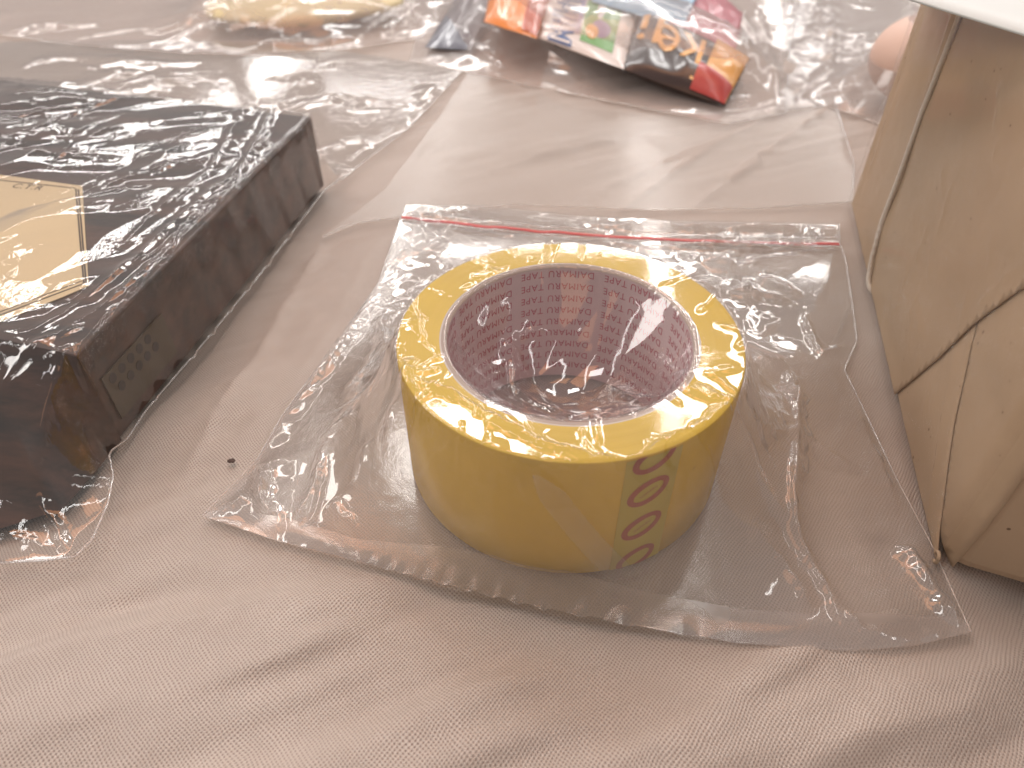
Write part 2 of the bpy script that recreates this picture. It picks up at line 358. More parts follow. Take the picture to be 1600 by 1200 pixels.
def build_cloth():
    def axis(lo, hi, a, b, fine):
        mid = np.arange(a, b, fine); L = [a]; st = fine
        while L[-1] > lo: st *= 1.06; L.append(L[-1]-st)
        R = [mid[-1]]; st = fine
        while R[-1] < hi: st *= 1.06; R.append(R[-1]+st)
        return np.r_[L[:0:-1], mid, R[1:]]
    xs = axis(-900, 900, -200, 200, 1.5); ys = axis(-300, 1100, -120, 330, 1.5)
    X, Y = np.meshgrid(xs, ys, indexing='ij')
    Z = cloth_z(X, Y)
    Z += crease_h(X, Y, [([tuple(at(*q)[:2]) for q in pts], a, wd) for pts, a, wd in CF_PIX])*1.0
    # weight of the things flattens it
    flat = smooth((Z+.4)/.1)
    rr = np.hypot(X, Y); Z = np.where(rr < 62, np.minimum(Z, -.15*np.ones_like(Z)), Z)
    inbag = (X > -110) & (X < 130) & (Y > -50) & (Y < 160)
    Z = np.where(inbag, np.minimum(Z, -.2), Z)
    Z = np.where((Y < 330) & ~inbag, np.minimum(Z, 1.2), Z)
    inbox = (X < -130) & (Y > -60) & (Y < 240); Z = np.where(inbox, np.minimum(Z, -.3), Z)
    inpar = (X > 100) & (Y > -60) & (Y < 240); Z = np.where(inpar, np.minimum(Z, -.3), Z)
    o = mesh('tablecloth', np.stack([X, Y, Z], -1).reshape(-1, 3), grid_faces(len(xs), len(ys)), M['cloth'])
    o['label'] = 'rose beige satin mesh tablecloth with soft folds lying under all the bags'; o['category'] = 'tablecloth'
    return o
build_cloth()

# ---------------------------------------------------------------- the roll of tape
R0, RC, RI, HT = 50.7, 38.2, 36.1, 48.0
roll = thing('tape_roll', 'roll of yellow packing tape with pink printed core inside the zip bag', 'tape roll', (0, 0, 0))
pf = [(RC, HT-.1)]+[(RC+(R0-.8-RC)*k/10, HT+.12*math.sin(k*2.2)) for k in range(1, 11)]+[(R0-.25, HT-.3)]
lathe('tape_edge', pf, M['tape_top'], roll)
lathe('tape_side', [(R0-.25, HT-.3), (R0, HT-.9), (R0, 24), (R0, .9), (R0-.4, .2), (RC, 0)], M['tape_side'], roll)
core = lathe('core', [(RI, 0), (RI, HT/2), (RI, HT-.9)], M['core'], roll)
lathe('core_rim', [(RI, HT-.9), (RI+.3, HT-.35), (RC-.5, HT-.3)], M['core_edge'], roll)
lathe('core_lip', [(RC-.5, HT-.3), (RC-.4, HT-.1), (RC-.2, HT-.05), (RC, HT-.12)], M['core_lip'], roll)
# lettering of the core, row by row
TV, TF = text_mesh('DAIMARU TAPE', 3.7, 1.12)
tx0, tx1 = TV[:, 0].min(), TV[:, 0].max()
colw = 2*PI/8; LV, LF = [], []
for c in range(8):
    for r in range(9):
        a0 = math.radians(79)+c*colw; z0 = 45.4-4.95*r
        a = a0+(TV[:, 0]-tx0)/(tx1-tx0)*(colw*.87); z = z0+.9-TV[:, 1]
        n0 = len(LV)//1; base = sum(len(q) for q in LV)
        LV.append(np.stack([(RI-.12)*np.cos(a), (RI-.12)*np.sin(a), z], 1)); LF += [[i+base for i in f] for f in TF]
LVa = np.concatenate(LV); okf = [f for f in LF if all(.6 < LVa[i, 2] < 46.9 for i in f)]
mesh('printed_lettering', LVa, okf, M['print_'], roll, False)
# narrow printed label down the side with four ovals
def on_side(a, z, r=R0+.12): return np.stack([r*np.cos(a), r*np.sin(a), z+0*a], -1)
aa, zz = np.meshgrid(np.radians(np.linspace(-71.5, -53.5, 20)), np.linspace(.6, 47.2, 12), indexing='ij')
ls = mesh('label_strip', on_side(aa, zz).reshape(-1, 3), grid_faces(20, 12), M['label_green'], roll)
OVT, OVF = text_mesh('DAIMARU', 1.25, 1.05)
for z0 in (46.2, 33.2, 18.6, 3.6):
    n = 64; t = np.linspace(0, 2*PI, n, endpoint=False); V = []
    th = math.radians(34)
    def ov(p, q, rr=R0+.22):
        x = p*math.cos(th)-q*math.sin(th); y = p*math.sin(th)+q*math.cos(th)
        return on_side(np.radians(-62.8)+x/R0, z0+y, rr)
    Vo = ov(6.5*np.cos(t), 4.5*np.sin(t)); Vi = ov(4.7*np.cos(t), 2.4*np.sin(t))
    V = np.stack([Vo, Vi]).reshape(-1, 3); V[:, 2] = np.clip(V[:, 2], .5, 47.6)
    mk = mesh('oval_mark', V, grid_faces(2, n, True), M['oval'], roll)
    if z0 < 40 and z0 > 6:
        T = OVT.copy(); T[:, 0] -= (T[:, 0].max()+T[:, 0].min())/2; T[:, 1] -= .45
        mesh('oval_lettering', ov(T[:, 0], T[:, 1]), OVF, M['oval'], mk, False)

# ---------------------------------------------------------------- draped plastic
def in_poly(X, Y, P):
    r = np.zeros(X.shape, bool); n = len(P)
    for i in range(n):
        x1, y1 = P[i]; x2, y2 = P[(i+1) % n]
        if y1 == y2: continue
        c = ((Y > y1) != (Y > y2)) & (X < (x2-x1)*(Y-y1)/(y2-y1)+x1); r ^= c
    return r
class Drape:
    def __init__(s, poly, obst, reach, h=1.5, it=500):
        P = np.array(poly); s.lo = P.min(0)-4; s.h = h; n = ((P.max(0)+4-s.lo)/h).astype(int)+2
        X, Y = np.meshgrid(s.lo[0]+h*np.arange(n[0]), s.lo[1]+h*np.arange(n[1]), indexing='ij')
        ins = in_poly(X, Y, P); O = np.where(ins, obst(X, Y), 0); Z = O.copy(); k = 1/(1+(h/reach)**2/4)
        for _ in range(it):
            A = Z.copy(); A[1:-1, 1:-1] = (Z[2:, 1:-1]+Z[:-2, 1:-1]+Z[1:-1, 2:]+Z[1:-1, :-2])*.25*k
            Z = np.where(ins, np.maximum(O, A), 0)
        s.Z = Z
    def __call__(s, X, Y):
        u = np.clip((X-s.lo[0])/s.h, 0, s.Z.shape[0]-1.001); v = np.clip((Y-s.lo[1])/s.h, 0, s.Z.shape[1]-1.001)
        i, j = u.astype(int), v.astype(int); a, b = u-i, v-j; Z = s.Z
        return (Z[i, j]*(1-a)+Z[i+1, j]*a)*(1-b)+(Z[i, j+1]*(1-a)+Z[i+1, j+1]*a)*b
    def pix(s, x, y):
        z = 0.
        for _ in range(25):
            p = at(x, y, z); z = .5*z+.5*float(s(np.array(p[0]), np.array(p[1])))
        return p
def coons(B, R, T, L, nu, nv):
    """B: left->right near edge, T: left->right far edge, L, R: near->far"""
    B, T = spline(B, nu), spline(T, nu); L, R = spline(L, nv), spline(R, nv)
    u = np.linspace(0, 1, nu)[:, None, None]; v = np.linspace(0, 1, nv)[None, :, None]
    return (1-v)*B[:, None]+v*T[:, None]+(1-u)*L[None]+u*R[None]-((1-u)*(1-v)*B[0]+u*(1-v)*B[-1]+(1-u)*v*T[0]+u*v*T[-1])
def edge_fac(nu, nv, X, Y, dist):
    du = np.minimum(np.arange(nu), nu-1-np.arange(nu))[:, None]; dv = np.minimum(np.arange(nv), nv-1-np.arange(nv))[None]
    su = np.hypot(np.diff(X, axis=0).mean(), np.diff(Y, axis=0).mean()); sv = np.hypot(np.diff(X, axis=1).mean(), np.diff(Y, axis=1).mean())
    return smooth(np.minimum(du*abs(su), dv*abs(sv))/dist)
def px(*pts): return [tuple(at(*q)[:2]) for q in pts]

# ---- the zip bag round the roll
zb = thing('zip_bag', 'clear zip bag with red zip line standing tented over the yellow tape roll', 'plastic bag', (0, 50, 0))
BB = px((318, 808), (420, 842), (560, 880), (700, 920), (850, 957), (1000, 985), (1150, 1008), (1330, 1019), (1430, 1010), (1515, 990))
BT = px((634, 322), (760, 322), (900, 338), (1050, 346), (1180, 348), (1310, 352))
BL = px((318, 808), (368, 757), (402, 722), (440, 655), (520, 545), (575, 470), (592, 445), (612, 385), (626, 342), (634, 322))
BR = px((1515, 990), (1452, 850), (1400, 752), (1352, 650), (1318, 580), (1338, 535), (1330, 470), (1320, 405), (1311, 383), (1310, 352))
nu, nv = 380, 350
G = coons(BB, BR, BT, BL, nu, nv); X, Y = G[..., 0], G[..., 1]
poly = list(BB)+list(BR)[1:]+list(BT)[::-1][1:]+list(BL)[::-1][1:-1]
def roll_obst(X, Y, r=R0+.6): return np.where(np.hypot(X, Y) < r, np.where(np.hypot(X, Y) > RI, HT+.2, 0), 0)
dr = Drape(poly, roll_obst, 30., 1.2, 900)
def P3(pts): return [tuple(dr.pix(*q)[:2]) for q in pts]
rest = [  # creases of the bag seen in the photograph: pixels, height, width (mm)
    ([(1232, 575), (1243, 640), (1236, 760), (1234, 822), (1290, 930), (1322, 1012)], 1.7, 1.5),
    ([(1152, 640), (1175, 710), (1234, 822)], .8, .9), ([(1112, 758), (1145, 822), (1195, 852), (1240, 916), (1262, 968)], 1.6, 1.5),
    ([(1175, 560), (1232, 575)], .9, 1.2), ([(1402, 850), (1445, 905), (1505, 985)], 1.6, 1.6), ([(1335, 640), (1380, 740), (1402, 800)], .9, 1.2),
    ([(1290, 930), (1340, 990), (1420, 1000), (1500, 988)], .7, 1.1), ([(1160, 645), (1260, 680), (1340, 740)], .5, .7),
    ([(612, 630), (611, 700), (609, 765)], 1.8, 1.7), ([(516, 785), (545, 830), (566, 852)], 1.4, 1.2),
    ([(508, 690), (495, 760), (470, 812), (447, 842)], 1.1, 1.3), ([(500, 690), (530, 665), (560, 640)], 1.2, 1.2),
    ([(402, 722), (412, 760), (408, 790), (447, 842)], 1.4, 1.3), ([(330, 808), (360, 795), (392, 778)], 1.1, 1.3),
    ([(575, 690), (568, 730), (560, 770)], .9, 1.), ([(590, 470), (600, 540), (618, 620)], 1., 1.3), ([(430, 670), (455, 640), (520, 560), (585, 460)], 1.8, 1.6),
    ([(612, 610), (690, 612), (760, 650), (830, 690), (930, 722), (1000, 770), (1048, 780)], 1.9, 1.1),
    ([(1050, 778), (1010, 750), (1070, 742)], 1.4, .9), ([(1155, 640), (1100, 668), (1050, 705), (1000, 712)], 1.6, 1.0),
    ([(1000, 560), (1030, 575), (1075, 612), (1145, 645)], 1.1, 1.4), ([(950, 595), (1020, 625), (1080, 650)], .9, 1.1), ([(1020, 545), (1075, 590)], .7, 1.),
    ([(1085, 600), (1120, 625), (1150, 640)], .9, 1.1), ([(905, 610), (980, 650), (1000, 700)], .5, .7),
    ([(830, 590), (812, 570), (800, 600), (830, 625), (880, 645), (905, 668)], 1.4, 1.3), ([(790, 520), (800, 560), (812, 605)], 1.3, 2.2),
    ([(800, 525), (830, 515), (860, 508)], .8, .9), ([(838, 488), (850, 465), (868, 450)], 1., 1.4), ([(745, 435), (790, 428), (812, 440)], 1.2, 1.6),
    ([(690, 440), (720, 432), (752, 442), (740, 448)], .8, .9), ([(640, 510), (660, 540), (700, 575)], .8, 1.1), ([(624, 590), (660, 585), (690, 580)], 1., 1.),
    ([(925, 640), (930, 680), (945, 715)], .9, 1.2), ([(905, 668), (912, 700), (935, 712)], .7, .8), ([(980, 460), (1000, 452), (1018, 450), (1012, 462)], .9, 1.),
    ([(1045, 455), (1080, 460), (1110, 478)], 1.2, 2.2), ([(1100, 580), (1130, 600), (1152, 636)], .7, .7), ([(905, 420), (912, 445), (900, 470)], .6, .8),
    ([(1030, 440), (1110, 460), (1180, 465), (1250, 478)], 1.4, 1.3), ([(1255, 490), (1262, 510), (1280, 560), (1332, 540)], .8, .9),
    ([(820, 720), (880, 760), (925, 800), (945, 830)], .4, .8), ([(1080, 690), (1110, 720), (1130, 790)], .6, 1.1),
    ([(640, 340), (720, 345), (800, 352)], .8, 1.3), ([(900, 352), (1000, 362), (1100, 360), (1200, 362), (1305, 358)], 1.3, 1.5),
    ([(1000, 385), (1100, 392), (1200, 398), (1300, 396)], 1.4, 1.6), ([(1060, 400), (1150, 425), (1240, 410), (1290, 400)], 1.3, 2.),
    ([(1180, 440), (1210, 450), (1235, 460), (1240, 470)], 1.3, 2.2), ([(600, 420), (640, 400), (700, 385)], .7, 1.1),
    ([(700, 380), (820, 368), (940, 375), (1040, 400)], .7, 1.0), ([(640, 560), (632, 600), (650, 625)], .8, 1.)]
lines = [(q, a*(3.2 if far_ else 1.5), wd*(1.5 if far_ else .85)) for q, a, wd, far_ in ((P3(p), a, wd, False) for p, a, wd in rest) for far_ in (min(math.hypot(*r) for r in q) > 46,)]
lines += [([(26+46*k+rng.uniform(-8, 8), rng.uniform(-8, 8)) for k in (0, .5, 1)], .01, 1.) for _ in range(1)]
for _ in range(46):                           # small crinkles that run out from the rim of the roll
    a = rng.uniform(0, 2*PI); r1 = rng.uniform(34, 52); ln = rng.uniform(7, 26); da = rng.uniform(-.25, .25)
    lines.append(([(r1*math.cos(a), r1*math.sin(a)), ((r1+ln)*math.cos(a+da), (r1+ln)*math.sin(a+da))], rng.uniform(.25, .8), rng.uniform(.5, 1.1)))
E_ = edge_fac(nu, nv, X, Y, 9.)
D = dr(X, Y)
rad = np.hypot(X, Y); TH = np.arctan2(Y, X)
MSK = (.12+1.2*smooth(.4+1.3*fnoise(X/34, Y/28, 88, 2)))*(.45+.55*smooth((Y-40)/50)+.35*(rad < 52))
out = smooth((rad-52)/14); top = smooth((Y-95)/30)
Z = D.copy()
Z += E_*out*(2.2*fnoise(TH*5.5, rad/60, 31, 2)*smooth((rad-50)/30)*smooth((125-rad)/50))      # tension folds round the roll
Z += (.25+.75*E_)*(crumple(X, Y, 24, 3, .3, 1.6, 1)*(1.3+.6*top)*(1-.55*(rad < 51)*(rad > 36))+MSK*(.75*crumple(X, Y, 11, 23, 1.2, 2.0, 2)+.35*fnoise(X/9, Y/7, 77, 1)+.12*crumple(X, Y, 5, 8, 1., 1.6, 1)*(1+2*top)))
inhole = smooth((RI+1-rad)/5)
Z += inhole*(-.8+1.2*crumple(X, Y, 15, 14, .8, 1.6, 1)+MSK*(.5*crumple(X, Y, 7, 15, .3, 2.2, 2)+.3*fnoise(X/9, Y/7, 55, 1))-1.6*smooth((RI-rad)/30))
Z += crease_h(X, Y, lines)*(.3+.7*E_)
Z += .6*top*E_*crumple(X, Y, 9, 19, 0.05, 2.6, 2)
Z = np.maximum(Z, np.where(rad > RI, (HT+.3)*np.clip(1-(rad-R0-.2)/3.0, 0, 1), 0))
Z = np.maximum(Z, .15)+.35
mesh('front_film', np.stack([X, Y, Z], -1).reshape(-1, 3), grid_faces(nu, nv), M['film'], zb)
# back film: flat on the cloth
Gb = coons(BB, BR, BT, BL, 60, 60)
Zb = .04+.08*fnoise(Gb[..., 0]/12, Gb[..., 1]/12, 5)*0+0*Gb[..., 0]
mesh('back_film', np.dstack([Gb, np.full(Gb.shape[:2], .06)]).reshape(-1, 3)-np.array([0, 0, .05]), grid_faces(60, 60), M['film_back'], zb)
# welded hem along the near edge
HT_ = px((352, 792), (470, 822), (560, 850), (700, 862), (850, 890), (1000, 930), (1150, 958), (1280, 968), (1330, 962), (1400, 962), (1500, 968))
o_, i_ = spline(BB, 160), spline(HT_, 160)
i_ = o_+(i_-o_)
rows = []
for k, f in enumerate((0, .33, .66, 1.)):
    q = o_*(1-f)+i_*f; hz = dr(q[:, 0], q[:, 1])*1.0+.75+.35*vnoise(q[:, 0]/16, q[:, 1]/16, 4)
    hz = np.minimum(hz, 2.4)
    rows.append(np.c_[q, np.maximum(hz, .5)])
mesh('bottom_hem', np.concatenate(rows), grid_faces(4, 160), M['seam'], zb)
# zip: a red rail and a clear rail
zr = [(628, 342), (700, 350), (780, 358), (860, 365), (950, 371), (1050, 377), (1180, 382), (1310, 384)]
zp = spline([tuple(dr.pix(*q)) for q in zr], 220)
zz_ = dr(zp[:, 0], zp[:, 1]); zp[:, 2] = zz_+1.3+.35*vnoise(zp[:, 0]/9, zp[:, 1]*0, 6)
def ribbon(name, P, wd, th, m, par):
    T = np.gradient(P, axis=0); nrm = np.stack([-T[:, 1], T[:, 0], 0*T[:, 0]], 1); nrm /= np.linalg.norm(nrm, axis=1)[:, None]
    up = np.array([0, 0, 1.]); prof = [(-1, 0), (-.8, 1), (.8, 1), (1, 0)]
    V = np.stack([P+nrm*wd*a+up*th*b for a, b in prof]).reshape(-1, 3)
    return mesh(name, V, grid_faces(4, len(P)), m, par)
ribbon('zip_line', zp+np.array([0, 0, -.7]), .85, .5, M['zip_red'], zb)
ribbon('clear_zip_rail', zp+np.array([0, 4.2, -.2]), 1.0, .5, M['zip_clear'], zb)
ribbon('clear_zip_rail', zp+np.array([0, -4.0, .1]), .9, .6, M['zip_clear'], zb)
# reflection down the front of the roll, put in as a pale milky ribbon
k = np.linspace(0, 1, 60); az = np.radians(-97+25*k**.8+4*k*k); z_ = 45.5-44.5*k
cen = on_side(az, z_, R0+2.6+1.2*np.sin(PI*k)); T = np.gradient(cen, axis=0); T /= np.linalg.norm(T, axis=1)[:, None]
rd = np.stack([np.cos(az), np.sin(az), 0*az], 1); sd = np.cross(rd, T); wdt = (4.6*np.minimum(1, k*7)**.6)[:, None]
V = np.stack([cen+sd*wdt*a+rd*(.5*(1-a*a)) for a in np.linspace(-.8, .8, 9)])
mesh('reflection_band', V.reshape(-1, 3), grid_faces(9, 60), M['refl_band'], zb)
# side welds
for side in (BL, BR):
    q = spline(side, 120); z = np.full(120, .9)
    tube('side_weld', np.c_[q, z], .28, M['zip_clear'], zb, 6)

# ---------------------------------------------------------------- dark box at the left, in its own bag
HB = 37.5
A0 = at(118, 556, HB); A1 = at(487, 182, HB); A2 = at(0, 124, HB); dv = (A2-A1)/np.linalg.norm(A2-A1)
A3 = A1+dv*235; A4 = A0+dv*235
db = thing('flat_box', 'flat dark brown box with cream label inside a crinkled bag on the left', 'box', (-240, 90, 0))
tp = [A0, A1, A3, A4]
prism('box_body', [p+0 for p in tp], [np.array([p[0], p[1], .3]) for p in tp], M['box'], db, 1.2)
# sloping dark front flap
B0 = np.array([A0[0], A0[1], .3]); fo = np.array([.12, -1, 0]); fo /= np.linalg.norm(fo)
fb = [B0+[.8, -.4, 0], at(140, 748, .3), at(98, 796, .3), at(0, 826, .3), at(-250, 880, .3)]
ft = [A0+[.8, -.4, -1], A0+dv*3+[0, 0, .1], A0+dv*14+[0, 0, .1], A0+dv*50+[0, 0, .1], A0+dv*150+[0, 0, .1]]
a_, b_ = spline(ft, 60), spline(fb, 60); rows = []
for k in range(12):
    f = k/11; q = a_*(1-f)+b_*f; rm = smooth(np.arange(60)/14.); q[:, 2] += rm*(5*math.sin(PI*f)+1.2*vnoise(np.arange(60)/7., np.full(60, k/3.), 5)*math.sin(PI*f))
    rows.append(q)
mesh('front_flap', np.concatenate(rows), grid_faces(12, 60), M['box'], db)
# label sheet
lab = [at(-90, 262, HB), at(129, 292, HB), at(139, 448, HB), at(100, 465, HB), at(-20, 512, HB), at(-90, 540, HB)]
ls_ = prism('label_sheet', [p+[0, 0, .45] for p in lab], [p+[0, 0, .1] for p in lab], M['cream'], db)
def flat_line(name, a, b, wd, z, m, par, tz=.08):
    a, b = at(*a, z), at(*b, z); d = (b-a)/np.linalg.norm(b-a); n = np.array([-d[1], d[0], 0])*wd/2; e = np.array([0, 0, tz])
    prism(name, [a+n+e, b+n+e, b-n+e, a-n+e], [a+n, b+n, b-n, a-n], m, par)
zl = HB+.5
for a, b, wd in (((118.5, 295), (131, 443), .55), ((122.5, 296), (134.5, 442), .55), ((-60, 275), (117, 294), .5), ((131, 443), (-60, 515), .5), ((128, 439), (-60, 510), .4)):
    flat_line('border_line', a, b, wd, zl, M['ink'], ls_)
V, F = text_mesh('C.T.R', 5.4, 1.1)
o0 = at(16, 293, zl); e1 = at(48, 296, zl)-o0; e1 /= np.linalg.norm(e1); e2 = np.array([-e1[1], e1[0], 0])
mesh('label_lettering', o0+V[:, :1]*e1+V[:, 1:2]*e2+[0, 0, .08], F, M['ink'], ls_, False)
# olive patch with round dots on the side that faces the roll
d = (A1-A0)/np.linalg.norm(A1-A0); n = np.array([d[1], -d[0], 0]); n = n if n[0] > 0 else -n
s0 = A0+n*.8
prism('dotted_patch', [s0+d*4+[0, 0, -13], s0+d*40+[0, 0, -13], s0+d*40+[0, 0, -31], s0+d*4+[0, 0, -31]], [s0+d*4+[0, 0, -13]-n*.5, s0+d*40+[0, 0, -13]-n*.5, s0+d*40+[0, 0, -31]-n*.5, s0+d*4+[0, 0, -31]-n*.5], M['vent'], db)
for r in range(2):
    for k in range(5):
        c = s0+d*(8+5.2*k+2*r)+np.array([0, 0, -16.-5*r])+n*.1; t = np.linspace(0, 2*PI, 14, endpoint=False)
        ring = c+np.outer(1.7*np.cos(t), d)+np.outer(1.9*np.sin(t), [0, 0, 1.])
        prism('dot', list(ring+n*.1), list(ring), M['ventdot'], db)

# its bag
bagA = thing('box_bag', 'clear crinkled bag wrapped round the flat dark box at the left', 'plastic bag', (-200, 60, 0))
far = [at(0, 60), at(-500, 40)]
EB = px((-420, 985), (-200, 935), (0, 882), (70, 878), (120, 872), (146, 845))
ER = px((146, 845), (170, 792), (180, 748), (174, 716), (202, 698), (219, 672), (233, 650), (307, 563), (404, 444), (504, 311), (512, 303))+px((516, 300), (560, 262), (640, 200), (722, 112))
ET = [tuple(at(-700, 60)[:2])]+px((-400, 62), (0, 66), (200, 62), (400, 68), (560, 84), (722, 112))
EL = [EB[0], (-420, 100), ET[0]]
nu, nv = 420, 470
G = coons(EB, ER, ET, EL, nu, nv); X, Y = G[..., 0], G[..., 1]
polyA = list(EB)+list(ER)[1:]+list(ET)[::-1][1:]
boxp = [tuple(p[:2]) for p in (A0, A1, A3, A4)]
cx, cy = np.mean(boxp, 0)
boxq = [(cx+(x-cx)*1.006, cy+(y-cy)*1.008) for x, y in boxp]
def box_dist(X, Y):
    d = np.full(X.shape, -1e9)
    for i in range(4):
        p, q = np.array(boxp[i]), np.array(boxp[(i+1) % 4]); e = (q-p)/np.linalg.norm(q-p); n = np.array([e[1], -e[0]])
        if n@(np.array([cx, cy])-p) > 0: n = -n
        d = np.maximum(d, (X-p[0])*n[0]+(Y-p[1])*n[1])
    return d
_fe = dv[:2]; _fn = np.array([_fe[1], -_fe[0]]); _fn = _fn if _fn[1] < 0 else -_fn
def box_obst(X, Y):
    z = (HB+1.0)*np.clip(1-(box_dist(X, Y)-.2)/3.2, 0, 1)
    al = (X-A0[0])*_fe[0]+(Y-A0[1])*_fe[1]; fw = (X-A0[0])*_fn[0]+(Y-A0[1])*_fn[1]
    return np.maximum(z, np.where((al > -1) & (fw > -2), (HB+1)*np.clip(1-fw/37, 0, 1)+6.5*np.sin(PI*np.clip(fw/37, 0, 1)), 0)*smooth((al+1)/3))
dA = Drape(polyA, box_obst, 9., 1.5, 300)
D_raw = 0
D = dA(X, Y); onbox = smooth((D-HB+1.5)/1.5)
E_ = edge_fac(nu, nv, X, Y, 6.)
lA = [([tuple(dA.pix(*q)[:2]) for q in p], a, wd) for p, a, wd in (
    ([(480, 200), (400, 250), (300, 330), (200, 420), (120, 480), (0, 570)], 1.3, 2.0), ([(470, 235), (360, 310), (270, 395), (180, 470), (60, 560)], 1.1, 1.4),
    ([(440, 215), (330, 270), (230, 345), (190, 390)], .9, 1.3), ([(350, 300), (260, 390), (210, 420)], .8, 1.2), ([(300, 250), (210, 275), (140, 300)], .7, 1.),
    ([(0, 210), (60, 240), (150, 250)], 1.0, 1.8), ([(20, 160), (90, 200), (140, 260)], 1.0, 1.6), ([(0, 330), (30, 300), (80, 270)], 1., 1.6),
    ([(118, 556), (142, 600), (145, 680), (157, 692)], 1.8, 1.8), ([(40, 770), (80, 810), (108, 862)], 1.8, 1.5), ([(0, 842), (60, 848), (110, 866)], 1.5, 1.5),
    ([(118, 560), (190, 590), (240, 640)], 1.2, 1.6), ([(0, 620), (60, 570), (118, 556)], 1.0, 1.6),
    ([(560, 120), (620, 128), (700, 130)], 1.2, 1.6), ([(500, 150), (600, 160), (680, 170)], 1.2, 1.8), ([(400, 130), (480, 112), (560, 108)], 1.1, 1.6),
    ([(20, 90), (160, 110), (330, 140), (520, 180)], .9, 1.8), ([(250, 120), (360, 110), (440, 95)], .8, 1.4), ([(510, 290), (540, 250), (640, 190), (700, 130)], 1.2, 1.2),
    ([(560, 210), (590, 240), (575, 270)], 1., 1.4))]
for _ in range(18):                           # long taut creases over the lid, fanning from the far corner
    p0 = A1[:2]+dv[:2]*rng.uniform(0, 150)+(A0-A1)[:2]*rng.uniform(0, .95); a = math.atan2(-.75, -1)+rng.normal(0, .45); ln = rng.uniform(12, 60)
    lA.append(([tuple(p0), (p0[0]+.5*ln*math.cos(a), p0[1]+.5*ln*math.sin(a)), (p0[0]+ln*math.cos(a+.2), p0[1]+ln*math.sin(a+.2))], rng.uniform(.4, 1.3), rng.uniform(.8, 2.0)))
Z = D.copy()
wide = 1-onbox
calm = .22+.78*smooth((np.hypot(X-A1[0], Y-A1[1])-45)/110)
Z += (.2+.8*E_)*np.where(onbox > .5, calm, 1)*((2.4*onbox+1.5*wide)*crumple(X, Y, 30, 41, .35, 1.7, 1)+(1.25*onbox+1.1*wide)*crumple(X, Y, 17, 47, .5, 1.8, 1)+(.04+1.1*smooth(.15+1.6*fnoise(X/34, Y/26, 89, 2)))*((.38*onbox+.35*wide)*crumple(X, Y, 8, 52, .30, 2.6, 2)))+.7*onbox
Z += crease_h(X, Y, lA)*(.3+.7*E_)*.85
Z = np.maximum(Z, box_obst(X, Y)-.2); Z = np.maximum(Z, .2)+.3
mesh('wrapping_film', np.stack([X, Y, Z], -1).reshape(-1, 3), grid_faces(nu, nv), M['film_crisp'], bagA)
q = soften(spline(ER, 260), 2); z = dA(q[:, 0], q[:, 1])+.9+.3*vnoise(q[:, 0]/7, q[:, 1]/7)
tube('film_edge', np.c_[q, np.clip(z, .6, 3)], .38, M['zip_clear'], bagA, 6)
q = spline(EB, 120); tube('film_edge', np.c_[q, np.full(120, .8)], .35, M['zip_clear'], bagA, 6)

